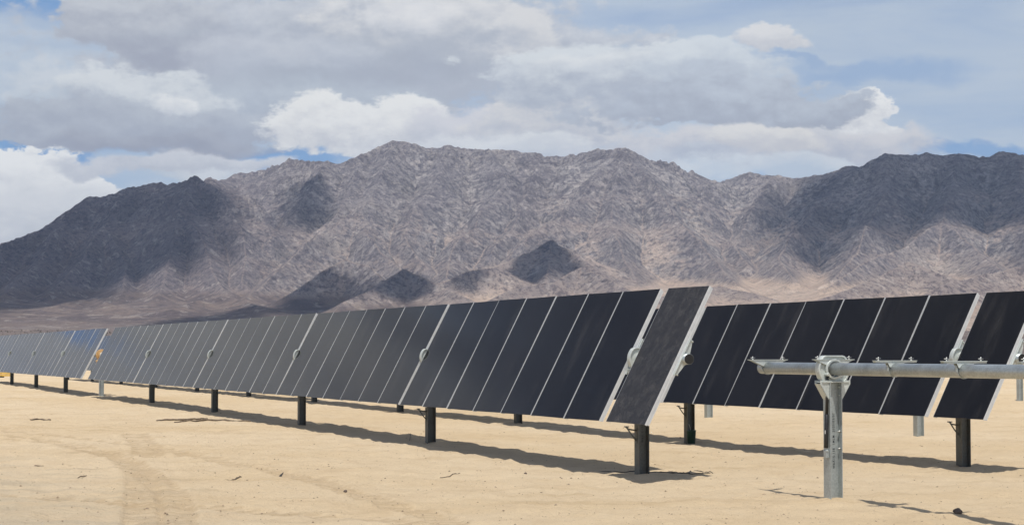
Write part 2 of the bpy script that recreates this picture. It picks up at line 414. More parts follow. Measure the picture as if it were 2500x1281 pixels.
# tyre tracks: arcs given in ground coordinates
trk = np.zeros_like(GX)
def track(pts, half, depth, tread):
    global GZ, trk
    P = np.array([ground_pt(*p)[:2] for p in pts])
    best = np.full(GX.shape, 1e9); side = np.zeros_like(GX); along = np.zeros_like(GX); L0 = 0.0
    sel = (R_ > 14) & (R_ < 75)
    gx = GX[sel]; gy = GY[sel]; b = np.full(gx.shape, 1e9); sd_ = np.zeros_like(gx); al = np.zeros_like(gx)
    for a, c in zip(P, P[1:]):
        e = c-a; L = np.hypot(*e); e = e/L
        t = np.clip((gx-a[0])*e[0]+(gy-a[1])*e[1], 0, L)
        dx = gx-a[0]-e[0]*t; dy = gy-a[1]-e[1]*t; d = np.hypot(dx, dy); m = d < b
        b[m] = d[m]; al[m] = (L0+t)[m]; sd_[m] = (dx*e[1]-dy*e[0])[m]; L0 += L
    m = 1-sstep(b, half*0.8, half)
    lug = np.sin(al/tread*2*math.pi+np.abs(sd_)/half*2.2)
    dz = np.zeros_like(GX); dz[sel] = m*(-depth+depth*0.55*lug)+depth*0.9*np.exp(-((b-half*1.15)/(half*0.25))**2)
    GZ = GZ+dz*0.9
    k = np.zeros_like(GX); k[sel] = m*(0.55+0.45*lug)
    trk = np.maximum(trk, k)
track([(1100, 1281), (900, 1215), (760, 1170), (560, 1130), (330, 1090), (0, 1050)], 0.22, 0.016, 0.24)
track([(350, 1281), (352, 1220), (345, 1160), (300, 1120), (180, 1085), (0, 1072)], 0.24, 0.018, 0.24)
track([(360, 1115), (365, 1090), (330, 1060)], 0.3, 0.014, 0.24)
track([(1500, 1330), (1150, 1290), (800, 1262), (400, 1235), (0, 1210)], 0.25, 0.014, 0.26)
track([(-200, 1040), (100, 1072), (320, 1128), (420, 1200), (440, 1290)], 0.22, 0.014, 0.24)
def grid_mesh(name, X_, Y_, Z_, attrs=None):
    nr, nc = X_.shape
    me = bpy.data.meshes.new(name)
    co = np.stack([X_, Y_, Z_], -1).reshape(-1, 3)
    i = np.arange(nr*nc).reshape(nr, nc)
    q = np.stack([i[:-1, :-1], i[:-1, 1:], i[1:, 1:], i[1:, :-1]], -1).reshape(-1, 4)
    me.vertices.add(len(co)); me.vertices.foreach_set('co', co.ravel())
    me.loops.add(q.size); me.loops.foreach_set('vertex_index', q.ravel())
    me.polygons.add(len(q)); me.polygons.foreach_set('loop_start', np.arange(0, q.size, 4)); me.polygons.foreach_set('loop_total', np.full(len(q), 4))
    me.polygons.foreach_set('use_smooth', np.ones(len(q), bool))
    me.update(); me.validate()
    for k, v in (attrs or {}).items():
        a = me.attributes.new(k, 'FLOAT', 'POINT'); a.data.foreach_set('value', v.ravel().astype(np.float32))
    return me
m, t, b = mat('sand')
geo = t.new('ShaderNodeNewGeometry').outputs['Position']
n_big = t.noise(geo, 0.11, 5, 0.6, 0.4); n_mid = t.noise(geo, 0.9, 6, 0.62); n_fine = t.noise(geo, 14, 5, 0.7); n_grain = t.noise(geo, 90, 3, 0.7)
n_str = t.noise(t.mapping(geo, scale=(0.35, 1.6, 1), rot=(0, 0, 0.35)), 0.9, 7, 0.65, 0.5)
c_ = t.mix(t.smooth(n_big, 0.34, 0.66), (0.715, 0.55, 0.345), (0.765, 0.61, 0.41))
c_ = t.mix(t.math('MULTIPLY', t.smooth(n_mid, 0.45, 0.75), 0.45), c_, (0.60, 0.44, 0.265))
c_ = t.mix(t.math('MULTIPLY', t.smooth(n_str, 0.52, 0.72), 0.35), c_, (0.46, 0.32, 0.165))
# pale trampled hardpan towards the track on the left
sp = t.new('ShaderNodeSeparateXYZ'); t.l.new(geo, sp.inputs[0])
lf = t.math('ADD', t.math('MULTIPLY', sp.outputs[0], -0.9), t.math('MULTIPLY', sp.outputs[1], -0.42))
pal = t.smooth(t.math('ADD', lf, t.math('MULTIPLY', t.math('SUBTRACT', n_str, 0.5), 9.0)), -6.5, -2.5)
c_ = t.mix(t.math('MULTIPLY', pal, 0.55), c_, (0.50, 0.435, 0.33))
at_ = t.new('ShaderNodeAttribute', attribute_name='track')
c_ = t.mix(t.math('MULTIPLY', at_.outputs['Fac'], 0.45), c_, (0.44, 0.31, 0.175))
c_ = t.mix(t.smooth(n_grain, 0.55, 0.70), c_, t.mix(0.6, c_, (0.30, 0.22, 0.15)))
mot = t.noise(t.mapping(geo, scale=(1, 1, 1)), 4.5, 6, 0.72)
c_ = t.mix(t.math('MULTIPLY', t.smooth(mot, 0.58, 0.70), 0.30), c_, (0.42, 0.30, 0.175))
c_ = t.mix(t.math('MULTIPLY', t.smooth(mot, 0.44, 0.32), 0.35), c_, (0.72, 0.60, 0.42))
peb = t.new('ShaderNodeTexVoronoi'); peb.inputs['Scale'].default_value = 5.5; t.l.new(geo, peb.inputs['Vector'])
pebm = t.math('MULTIPLY', t.smooth(peb.outputs['Distance'], 0.10, 0.045), t.smooth(t.noise(geo, 1.7, 3), 0.5, 0.62))
c_ = t.mix(t.math('MULTIPLY', pebm, 0.75), c_, (0.22, 0.15, 0.10))
# graded site gives way to scrubby desert gravel
dist = t.new('ShaderNodeVectorMath', operation='LENGTH'); t.l.new(geo, dist.inputs[0])
farf = t.smooth(t.math('ADD', dist.outputs['Value'], t.math('MULTIPLY', n_big, 90)), 250, 380)
gr = t.mix(t.smooth(t.noise(geo, 0.03, 7, 0.7), 0.4, 0.62), (0.13, 0.105, 0.098), (0.21, 0.17, 0.145))
c_ = t.mix(farf, c_, gr)
t.l.new(c_, b.inputs['Base Color']); b.inputs['Roughness'].default_value = 0.95; b.inputs['Specular IOR Level'].default_value = 0.15
bh = t.math('ADD', t.math('MULTIPLY', n_fine, 0.7), t.math('MULTIPLY', n_grain, 0.3))
nb = t.bump(bh, 1.0, 0.06); nb2 = t.bump(n_mid, 0.5, 0.10, nb)
nb3 = t.bump(pebm, 0.6, 0.03, nb2); t.l.new(nb3, b.inputs['Normal'])
M_sand = m
g = obj('ground', grid_mesh('ground', GX, GY, GZ, {'track': trk}), M_sand); tag(g, kind='structure')

# ------------------------------------------------------------------ mountains
RID = []
def ridge(pts, k=0.80, rel=1.0):
    P = [at_depth(*p) for p in pts]
    for a, c in zip(P, P[1:]): RID.append((a, c, k, rel))
ridge([(-900, 830, 3000), (-400, 745, 3500), (-150, 665, 3800), (0, 610, 4000), (50, 588, 4080), (100, 559, 4200), (160, 527, 4300), (215, 499, 4400), (260, 486, 4420), (285, 476, 4450), (300, 472, 4480), (316, 457, 4500), (330, 459, 4520), (343, 463, 4540), (352, 452, 4560), (380, 453, 4560), (393, 449, 4560), (408, 462, 4560), (428, 448, 4500), (448, 440, 4460), (464, 430, 4410), (475, 426, 4400), (490, 434, 4380), (500, 440, 4360)])
ridge([(466, 431, 4405), (475, 425, 4400), (484, 431, 4395)], 1.1)
ridge([(475, 428, 4400), (512, 446, 4330), (540, 485, 4250), (570, 535, 4120), (592, 580, 3980), (600, 630, 3750), (590, 690, 3450)], 0.8)
ridge([(475, 428, 4400), (440, 520, 4100), (420, 600, 3800), (400, 690, 3450), (380, 750, 3150)])
ridge([(440, 520, 4100), (500, 600, 3800), (520, 670, 3500), (560, 730, 3200)])
ridge([(320, 458, 4500), (250, 560, 4200), (200, 640, 3800), (120, 720, 3350)])
ridge([(250, 560, 4200), (310, 640, 3850), (300, 710, 3400)])
ridge([(160, 527, 4300), (110, 620, 3950), (40, 690, 3500), (0, 740, 3200)])
ridge([(0, 610, 4000), (-60, 690, 3600), (-120, 760, 3100)])
ridge([(380, 470, 4800), (512, 448, 5000), (545, 432, 5500), (575, 422, 5600), (600, 424, 5600), (650, 420, 5600), (690, 406, 5300), (720, 398, 5200), (780, 393, 5100), (800, 390, 5100), (830, 398, 5100), (880, 389, 5200), (930, 369, 5300), (960, 354, 5300), (990, 354, 5300), (1040, 364, 5400), (1095, 354, 5400), (1130, 359, 5400), (1190, 362, 5400), (1230, 363, 5400), (1280, 373, 5400), (1320, 390, 5500), (1345, 395, 5600), (1380, 393, 5600), (1445, 379, 5400), (1500, 369, 5200), (1525, 366, 5200), (1545, 376, 5230), (1600, 404, 5300), (1640, 411, 5400), (1700, 429, 5600), (1752, 443, 5900), (1780, 436, 5800), (1830, 429, 5700), (1900, 420, 5500), (1945, 430, 5500), (2060, 412, 5200), (2120, 401, 4900), (2140, 386, 4850), (2165, 378, 4800), (2200, 380, 4800), (2250, 378, 4800), (2300, 383, 4900), (2340, 375, 4900), (2370, 374, 4900), (2410, 381, 4900), (2440, 373, 4800), (2480, 373, 4800), (2520, 381, 4800), (2700, 395, 4800), (2900, 430, 4700), (3300, 560, 4500), (3600, 700, 4300)])
ridge([(650, 420, 5600), (640, 500, 5100), (620, 560, 4700)])
ridge([(800, 390, 5100), (760, 470, 4700), (700, 540, 4350), (655, 600, 4000)])
ridge([(880, 389, 5200), (850, 480, 4700), (800, 545, 4350)])
ridge([(960, 354, 5300), (930, 440, 4850), (880, 520, 4400), (780, 570, 4050), (720, 625, 3750), (650, 690, 3400), (600, 735, 3100)])
ridge([(880, 520, 4400), (900, 590, 4000), (960, 640, 3700), (1000, 690, 3300)])
ridge([(1095, 354, 5400), (1070, 440, 4950), (1010, 520, 4500), (980, 590, 4100), (1040, 650, 3700)])
ridge([(1190, 362, 5400), (1235, 450, 4950), (1170, 540, 4450), (1100, 620, 3950), (1090, 680, 3500)])
ridge([(1320, 390, 5500), (1290, 470, 5000), (1260, 550, 4500), (1200, 620, 4000)])
ridge([(1525, 366, 5200), (1450, 440, 4850), (1400, 505, 4500), (1330, 560, 4150), (1250, 620, 3850), (1180, 670, 3500)])
ridge([(1215, 655, 3300), (1280, 618, 3380), (1345, 586, 3420), (1390, 610, 3380), (1440, 650, 3300), (1490, 692, 3150)], 0.48)
ridge([(1345, 588, 3420), (1340, 650, 3250), (1330, 700, 3000)], 0.7)
ridge([(1525, 366, 5200), (1500, 470, 4700), (1490, 560, 4250), (1530, 640, 3750), (1560, 700, 3250)])
ridge([(1525, 366, 5200), (1600, 460, 4800), (1660, 550, 4300), (1740, 630, 3800), (1800, 700, 3200)])
ridge([(1700, 429, 5600), (1730, 520, 5000), (1780, 590, 4500), (1830, 650, 3900)])
ridge([(1900, 420, 5500), (1860, 500, 5000), (1800, 570, 4600)])
ridge([(2060, 412, 5200), (2010, 500, 4750), (1940, 570, 4300), (1900, 630, 3850), (1940, 690, 3300)])
ridge([(2165, 378, 4800), (2170, 470, 4500), (2120, 550, 4150), (2090, 620, 3750), (2040, 680, 3250)])
ridge([(2340, 375, 4900), (2320, 470, 4450), (2300, 545, 4100), (2200, 600, 3750), (2100, 650, 3350), (2030, 700, 2950)])
ridge([(2300, 545, 4100), (2380, 600, 3700), (2440, 660, 3250), (2480, 710, 2900)])
ridge([(2480, 373, 4800), (2500, 480, 4400), (2530, 600, 3800), (2600, 700, 3200)])
ridge([(2700, 395, 4800), (2750, 500, 4300), (2800, 620, 3700), (2850, 740, 3000)])
# foothills
ridge([(735, 700, 2950), (790, 662, 3050), (840, 642, 3100), (900, 656, 3050), (945, 695, 2900)], 0.75)
ridge([(840, 740, 2500), (900, 712, 2650), (940, 690, 2720), (985, 662, 2800), (1040, 682, 2750), (1090, 705, 2650), (1170, 745, 2450)], 0.7)
ridge([(1090, 690, 3000), (1140, 668, 3050), (1200, 655, 3100), (1230, 655, 3150)], 0.6)
ridge([(1180, 745, 2550), (1260, 700, 2700), (1350, 690, 2750), (1420, 652, 2850), (1470, 680, 2750), (1570, 725, 2500)], 0.6)
ridge([(1600, 735, 2400), (1680, 705, 2600), (1760, 700, 2700), (1850, 722, 2550)], 0.4)
ridge([(1980, 745, 2400), (2080, 705, 2550), (2160, 670, 2700), (2220, 650, 2750), (2290, 672, 2700), (2360, 690, 2600), (2480, 730, 2300)], 0.5)
ridge([(2300, 700, 2400), (2400, 672, 2550), (2480, 655, 2600), (2560, 670, 2550)], 0.5)
ridge([(110, 775, 2700), (180, 745, 2850), (230, 735, 2900), (290, 765, 2700)], 0.6)
ridge([(420, 772, 2650), (500, 735, 2850), (560, 728, 2900), (640, 762, 2650)], 0.5)
maz = np.concatenate([np.linspace(-40, -17.5, 120, endpoint=False), np.linspace(-17.5, 17.5, 1150, endpoint=False), np.linspace(17.5, 40, 121)])
mr = np.concatenate([np.linspace(1500, 2300, 50, endpoint=False), np.linspace(2300, 5950, 880, endpoint=False), np.linspace(5950, 7200, 30)])
A2, R2 = np.meshgrid(np.radians(maz), mr)
MX = R2*np.tan(A2)*0+R2*np.sin(A2)/np.cos(A2*0.0); MY = R2*np.cos(A2)
def base_z(x, y):
    r = np.hypot(x, y)
    az_ = np.arctan2(x, y)
    return (r-180)*0.0135+np.maximum(r-2000, 0)*(0.030+0.015*sstep(az_, -0.1, 0.2))*sstep(r, 2000, 2900)
wx = MX+70*fbm(MX/520, MY/520, 3, 0.5, 2)+18*fbm(MX/130, MY/130, 3, 0.5, 21); wy = MY+70*fbm(MX/520, MY/520, 3, 0.5, 33)+18*fbm(MX/130, MY/130, 3, 0.5, 44)
H = np.full(MX.shape, -1e4)
# no warp near crests so that the skyline keeps its shape: blend by distance
Dm = np.full(MX.shape, 1e9)
for a, c, k, rel in RID:
    x0 = min(a[0], c[0])-1500; x1 = max(a[0], c[0])+1500; y0 = min(a[1], c[1])-1500; y1 = max(a[1], c[1])+1500
    sel = (MX > x0) & (MX < x1) & (MY > y0) & (MY < y1)
    if not sel.any(): continue
    e = c[:2]-a[:2]; L2 = float(e@e)+1e-6
    def dd(x, y):
        tt = np.clip(((x-a[0])*e[0]+(y-a[1])*e[1])/L2, 0, 1)
        return np.hypot(x-a[0]-e[0]*tt, y-a[1]-e[1]*tt), a[2]+(c[2]-a[2])*tt
    d0, z0 = dd(MX[sel], MY[sel]); d1, z1 = dd(wx[sel], wy[sel])
    wb = sstep(d0, 10, 160)
    d = d0*(1-wb)+d1*wb; z = z0*(1-wb)+z1*wb
    h = z-k*d*(1-0.40*np.clip(d/700, 0, 1))
    hh = H[sel]; mm = h > hh; hh[mm] = h[mm]; H[sel] = hh
    dq = Dm[sel]; dq = np.minimum(dq, d0); Dm[sel] = dq
B = base_z(MX, MY)
rise = np.maximum(H-B, 0)
amp = sstep(rise, 5, 120)
fine_k = 0.65+0.35*sstep(Dm, 0, 120)
gul = np.zeros_like(MX); a_ = 1.0; wl = 420.0; wsum = 1.0
for i in range(5):
    nn = 1-np.abs(perlin(wx/wl, wy/wl, 50+i*5))*2.2
    gul += a_*(nn-0.45)*wsum; wsum = np.clip(nn, 0.25, 1.0); a_ *= 0.56; wl *= 0.5
near = 0.30+0.70*sstep(Dm, 0, 200)
reg = 0.35+0.9*sstep(fbm(MX/420, MY/420, 3, 0.5, 120), -0.25, 0.35)
H2 = H+gul*46*amp*near+(11*fbm(MX/42, MY/42, 3, 0.6, 70)+5*(1-2.5*np.abs(perlin(MX/19, MY/19, 77))))*amp*fine_k*reg*(0.5+0.5*sstep(rise, 60, 250))
# craggy strata benches
H2 = H2+5.0*np.sin(H2/17+2*fbm(MX/300, MY/300, 2, 0.5, 90))*amp
dif = H2-B; kk = 14.0
Hf = B+np.where(dif > 60, dif, kk*np.log1p(np.exp(np.clip(dif/kk, -30, 30))))
Hf = Hf+1.2*fbm(MX/60, MY/60, 3, 0.5, 80)*(1-amp)
Hf[0, :] -= 6
me = grid_mesh('mountains', MX, MY, Hf, {'rise': np.maximum(dif, 0), 'gully': gul, 'ridgeness': np.exp(-Dm/95.0)})
m, t, b = mat('desert_rock')
geo = t.new('ShaderNodeNewGeometry'); pos = geo.outputs['Position']; nor = geo.outputs['Normal']
rs = t.new('ShaderNodeAttribute', attribute_name='rise').outputs['Fac']; gu = t.new('ShaderNodeAttribute', attribute_name='gully').outputs['Fac']
sn = t.new('ShaderNodeSeparateXYZ'); t.l.new(nor, sn.inputs[0])
n1 = t.noise(pos, 0.0021, 7, 0.6); n2 = t.noise(pos, 0.012, 8, 0.68); n3 = t.noise(t.mapping(pos, scale=(1, 0.45, 1)), 0.06, 7, 0.75); n4 = t.noise(t.mapping(pos, scale=(1, 1, 3.2)), 0.02, 7, 0.7, 0.4)
vor = t.new('ShaderNodeTexVoronoi'); vor.inputs['Scale'].default_value = 0.035; t.l.new(t.mapping(pos, scale=(1, 1, 0.6)), vor.inputs['Vector'])
rock = t.mix(t.smooth(n2, 0.36, 0.62), (0.20, 0.188, 0.19), (0.40, 0.375, 0.36))
rock = t.mix(t.smooth(n3, 0.42, 0.56), t.mix(0.72, rock, (0.085, 0.08, 0.095)), rock)
rock = t.mix(t.math('MULTIPLY', t.smooth(n4, 0.55, 0.70), 0.6), rock, (0.47, 0.43, 0.39))
scree = t.mix(t.smooth(n2, 0.35, 0.7), (0.38, 0.305, 0.26), (0.50, 0.41, 0.34))
f_s = t.math('MULTIPLY', t.smooth(t.math('ADD', sn.outputs[2], t.math('MULTIPLY', t.math('SUBTRACT', n3, 0.5), 0.5)), 0.70, 0.93), t.smooth(t.math('ADD', rs, t.math('MULTIPLY', n1, 200)), 420, 130))
col = t.mix(f_s, rock, scree)
gf = t.math('MULTIPLY', t.smooth(t.math('ADD', gu, t.math('MULTIPLY', n3, 0.6)), 0.15, -0.35), 0.6)
col = t.mix(gf, col, (0.48, 0.425, 0.37))
# darker rock colour on the left-hand mass and the foothills
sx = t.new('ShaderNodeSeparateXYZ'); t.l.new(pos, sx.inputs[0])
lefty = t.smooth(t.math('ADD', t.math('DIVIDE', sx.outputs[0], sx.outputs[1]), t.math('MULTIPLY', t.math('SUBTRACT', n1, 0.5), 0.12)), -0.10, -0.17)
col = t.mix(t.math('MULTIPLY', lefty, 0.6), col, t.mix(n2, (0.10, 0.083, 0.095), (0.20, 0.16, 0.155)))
# bajada / alluvial fan: dark desert pavement on the left, tan on the right
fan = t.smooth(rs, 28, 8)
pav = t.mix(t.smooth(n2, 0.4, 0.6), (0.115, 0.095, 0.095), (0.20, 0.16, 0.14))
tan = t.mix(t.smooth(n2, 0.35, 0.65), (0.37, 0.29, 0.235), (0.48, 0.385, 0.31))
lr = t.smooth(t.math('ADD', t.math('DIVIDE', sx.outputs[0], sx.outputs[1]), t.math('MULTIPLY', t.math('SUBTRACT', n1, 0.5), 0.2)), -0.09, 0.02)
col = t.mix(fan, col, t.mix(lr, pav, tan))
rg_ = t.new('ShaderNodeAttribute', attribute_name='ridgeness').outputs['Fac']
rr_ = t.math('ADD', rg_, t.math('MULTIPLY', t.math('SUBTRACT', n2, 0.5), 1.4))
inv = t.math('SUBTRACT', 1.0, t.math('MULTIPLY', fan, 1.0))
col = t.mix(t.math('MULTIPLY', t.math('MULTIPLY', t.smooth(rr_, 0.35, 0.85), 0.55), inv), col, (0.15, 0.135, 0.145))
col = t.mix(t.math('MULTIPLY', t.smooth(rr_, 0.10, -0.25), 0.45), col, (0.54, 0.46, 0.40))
band = t.noise(t.mapping(pos, scale=(0.10, 0.10, 1.0)), 0.035, 6, 0.65, 0.8)
col = t.mix(t.math('MULTIPLY', t.math('MULTIPLY', t.smooth(band, 0.54, 0.62), 0.65), t.smooth(rs, 90, 260)), col, (0.10, 0.09, 0.10))
spk = t.noise(t.mapping(pos, scale=(1, 0.4, 1)), 0.085, 5, 0.78); spk2 = t.noise(t.mapping(pos, scale=(1, 0.5, 1)), 0.045, 5, 0.7, 0.6)
col = t.mix(t.math('MULTIPLY', t.smooth(spk, 0.52, 0.58), t.math('SUBTRACT', 0.78, t.math('MULTIPLY', fan, 0.4))), col, t.mix(0.75, col, (0.06, 0.055, 0.07)))
col = t.mix(t.math('MULTIPLY', t.smooth(spk2, 0.56, 0.62), 0.45), col, t.mix(0.5, col, (0.66, 0.60, 0.54)))
grit = t.noise(t.mapping(pos, scale=(1, 0.35, 1.3)), 0.16, 3, 0.8)
col = t.mix(t.math('MULTIPLY', t.smooth(grit, 0.53, 0.57), t.math('SUBTRACT', 0.6, t.math('MULTIPLY', fan, 0.35))), col, t.mix(0.7, col, (0.05, 0.045, 0.055)))
col = t.mix(1.0, col, (1.66, 1.63, 1.60), 'MULTIPLY')
t.l.new(col, b.inputs['Base Color']); b.inputs['Roughness'].default_value = 0.95; b.inputs['Specular IOR Level'].default_value = 0.1
bb = t.bump(n2, 0.8, 22.0); bb = t.bump(n3, 1.0, 16.0, bb); bb = t.bump(vor.outputs['Distance'], 0.7, 7.0, bb); t.l.new(bb, b.inputs['Normal'])
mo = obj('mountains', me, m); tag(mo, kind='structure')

# ------------------------------------------------------------------ unseen clouds added between sun and range, outlines shaped to shadow the slopes
m, t, b = mat('shadow_cloud')
b.inputs['Base Color'].default_value = (0.85, 0.86, 0.88, 1); b.inputs['Roughness'].default_value = 1.0; b.inputs['Specular IOR Level'].default_value = 0
tr = t.new('ShaderNodeAttribute', attribute_name='body').outputs['Fac']; t.l.new(tr, b.inputs['Alpha'])
M_cloud = m
ELV = (Hf-HC)/R2
def hit(px, py, extra=0.0):          # terrain point seen in a direction; just behind the crest when above the skyline
    d = ray(px, py); a = math.atan2(d[0], d[1]); te = d[2]/math.hypot(d[0], d[1])
    c = int(np.argmin(np.abs(maz-math.degrees(a)))); col_ = ELV[60:, c]
    w_ = np.nonzero(col_ >= te)[0]
    i = 60+(int(w_[0]) if len(w_) else int(np.argmax(col_)))
    r = R2[i, c]+(0 if len(w_) else 350)+extra
    return np.array([r*math.sin(a), r*math.cos(a), Hf[i, c]])
def shade_cloud(poly, zc=2600.0, seed=1, thick=0.35, soft=170.0, amax=0.62, warp=45.0):
    P = []
    for p in poly:
        q = hit(*p); k = (zc-q[2])/to_sun.z
        P.append((q[0]+to_sun.x*k, q[1]+to_sun.y*k))
    P = np.array(P); lo = P.min(0)-120; hi = P.max(0)+120
    st = max(18.0, (hi-lo).max()/110)
    xs = np.arange(lo[0], hi[0], st); ys = np.arange(lo[1], hi[1], st)
    gx, gy = np.meshgrid(xs, ys)
    wx_ = gx+warp*fbm(gx/220, gy/220, 4, 0.55, seed); wy_ = gy+warp*fbm(gx/220, gy/220, 4, 0.55, seed+40)
    ins = np.zeros(gx.shape, bool); dm = np.full(gx.shape, 1e9); n = len(P)
    for i in range(n):
        a = P[i]; c = P[(i+1) % n]
        cr = ((a[1] > wy_) != (c[1] > wy_)) & (wx_ < (c[0]-a[0])*(wy_-a[1])/(c[1]-a[1]+1e-9)+a[0]); ins ^= cr
        e = c-a; tt = np.clip(((wx_-a[0])*e[0]+(wy_-a[1])*e[1])/(e@e+1e-9), 0, 1)
        dm = np.minimum(dm, np.hypot(wx_-a[0]-e[0]*tt, wy_-a[1]-e[1]*tt))
    top = zc+np.minimum(dm, 350)*thick*(1+0.8*np.abs(fbm(gx/150, gy/150, 4, 0.6, seed+3)))+4; bot = zc-np.minimum(dm, 200)*0.08
    idx = -np.ones(gx.shape, int); kk_ = np.argwhere(ins); 
    if len(kk_) < 9: return
    idx[ins] = np.arange(ins.sum()); nV = int(ins.sum())
    co = np.concatenate([np.stack([gx[ins], gy[ins], top[ins]], -1), np.stack([gx[ins], gy[ins], bot[ins]], -1)])
    a = idx[:-1, :-1]; b_ = idx[:-1, 1:]; c = idx[1:, 1:]; d = idx[1:, :-1]; ok = (a >= 0) & (b_ >= 0) & (c >= 0) & (d >= 0)
    q1 = np.stack([a[ok], b_[ok], c[ok], d[ok]], -1); q2 = q1[:, ::-1]+nV
    faces = [tuple(f) for f in q1.tolist()]+[tuple(f) for f in q2.tolist()]
    from collections import Counter
    ec = Counter()
    for f in q1.tolist():
        for u_, v_ in zip(f, f[1:]+f[:1]): ec[(u_, v_)] += 1
    for (u_, v_) in list(ec):
        if (v_, u_) not in ec: faces.append((v_, u_, u_+nV, v_+nV))
    me = bpy.data.meshes.new('cloud'); me.from_pydata(co.tolist(), [], faces); me.update()
    al = amax*sstep(dm, 0, soft)*(0.97+0.35*fbm(gx/300, gy/300, 4, 0.6, seed+60)); al = np.clip(al, 0.0, 0.95)[ins]
    at2 = me.attributes.new('body', 'FLOAT', 'POINT'); at2.data.foreach_set('value', np.concatenate([al, al]).astype(np.float32))
    o = obj('cloud', me, M_cloud, smooth=True); tag(o, kind='structure')  # out of view, added for the shadow it casts on the slopes
shade_cloud([(-420, 700), (-200, 560), (0, 520), (150, 480), (300, 430), (480, 400), (570, 440), (655, 520), (665, 620), (580, 660), (490, 690), (430, 680), (350, 730), (260, 770), (140, 750), (60, 785), (-150, 790)], seed=1, soft=170, amax=0.80)
shade_cloud([(620, 610), (610, 540), (650, 470), (760, 430), (840, 440), (850, 500), (800, 545), (720, 590), (660, 625)], seed=4, amax=0.75, soft=120)
shade_cloud([(1770, 600), (1790, 520), (1870, 450), (1960, 400), (2150, 350), (2400, 340), (2700, 360), (2760, 560), (2600, 680), (2480, 660), (2400, 600), (2310, 560), (2230, 600), (2150, 610), (2060, 650), (1960, 670), (1850, 655)], seed=6, soft=200, amax=0.80)
shade_cloud([(1215, 655), (1280, 616), (1330, 586), (1345, 578), (1362, 588), (1400, 615), (1450, 655), (1410, 668), (1370, 668), (1330, 690), (1290, 690), (1250, 675)], seed=8, zc=2200, soft=22, amax=0.95, warp=12)
shade_cloud([(1060, 690), (1100, 672), (1160, 655), (1220, 655), (1210, 690), (1180, 728), (1120, 715)], seed=9, zc=2200, soft=30, warp=15, amax=0.85)
shade_cloud([(730, 700), (770, 665), (830, 640), (900, 650), (930, 680), (985, 655), (1040, 675), (1075, 705), (1040, 730), (940, 735), (860, 745), (700, 770), (450, 800), (250, 805), (400, 775), (600, 745)], seed=11, zc=2200, soft=45, amax=0.86, warp=20)

# ------------------------------------------------------------------ desert scrub on the plain
m_sc = simple('scrub_leaf', (0.075, 0.07, 0.04), 0.9, 0, 0.5, 0.5)
rs_ = np.random.RandomState(5)
vs = []; fs = []
for i in range(3000):
    r = 330+1900*rs_.rand()**0.8; a = math.radians(rs_.uniform(-24, 26)); x = r*math.sin(a); y = r*math.cos(a)
    z = float(gz_low(x, y)) if r < 1500 else float(base_z(np.array(x), np.array(y)))
    s = rs_.uniform(0.3, 0.8); k0 = len(vs)
    for q in range(7):
        th = rs_.uniform(0, 6.28); ph = rs_.uniform(0.2, 1.4); d = np.array([math.cos(th)*math.cos(ph), math.sin(th)*math.cos(ph), math.sin(ph)])*s
        e = np.array([-math.sin(th), math.cos(th), rs_.uniform(-.3, .3)])*s*0.4
        p = np.array([x, y, z]); k0 = len(vs)
        vs += [tuple(p+d*0.15-e*0.5), tuple(p+d*0.15+e*0.5), tuple(p+d+e), tuple(p+d*0.9-e)]; fs.append((k0, k0+1, k0+2, k0+3))
me = bpy.data.meshes.new('desert_scrub'); me.from_pydata(vs, [], fs); sc = obj('desert_scrub', me, m_sc)
tag(sc, 'low olive scrub dotted over the far desert plain', 'scrub', kind='stuff')

# ------------------------------------------------------------------ solar trackers
TH = R(62.5)
PW, PL, PITCH = 1.220, 2.01, 1.245
S0 = 23.72
ZAX = 1.585                     # torque tube axis height
OFF = 0.13                      # tube axis to glass plane
def panel_meshes():
    bm = bmesh.new(); box(bm, -PW/2+0.004, PW/2-0.004, -PL/2, PL/2, -0.007, 0.0); glass = bm
    bm = bmesh.new()
    for s in (-1, 1):
        x0, x1 = sorted((s*PW/2, s*(PW/2-0.004))); box(bm, x0, x1, -PL/2-0.002, PL/2+0.002, -0.012, 0.002)
        x0, x1 = sorted((s*(PW/2), s*(PW/2-0.022))); box(bm, x0, x1, -PL/2, PL/2, -0.031, -0.012)
        x0, x1 = sorted((s*(PW/2+0.006), s*(PW/2-0.022))); box(bm, x0, x1, -PL/2+0.01, PL/2-0.01, -0.056, -0.034)
        for yy in (-0.62, 0.62):
            pass
    for yy in (-PL/2+0.02, PL/2-0.02):
        box(bm, -PW/2+0.03, PW/2-0.03, yy-0.008, yy+0.008, -0.03, -0.009)
    fr = bm
    return glass, fr
gb, fb = panel_meshes()
me_glass = bpy.data.meshes.new('solar_panel'); gb.to_mesh(me_glass); gb.free(); me_glass.materials.append(M_glass)
me_glass_d = me_glass.copy(); me_glass_d.materials.clear(); me_glass_d.materials.append(M_glass_dusty)
me_frame = bpy.data.meshes.new('frame'); fb.to_mesh(me_frame); fb.free(); me_frame.materials.append(M_alu)
HB = 0.0765
def hbeam_bm(h, depth=0.5, hb=HB):
    bm = bmesh.new(); tf = 0.0066; tw = 0.006
    box(bm, -hb, hb, -hb, -hb+tf*1.4, -depth, h); box(bm, -hb, hb, hb-tf*1.4, hb, -depth, h)
    box(bm, -tw/2, tw/2, -hb+tf*1.4+0.0005, hb-tf*1.4-0.0005, -depth, h-0.002)
    return bm
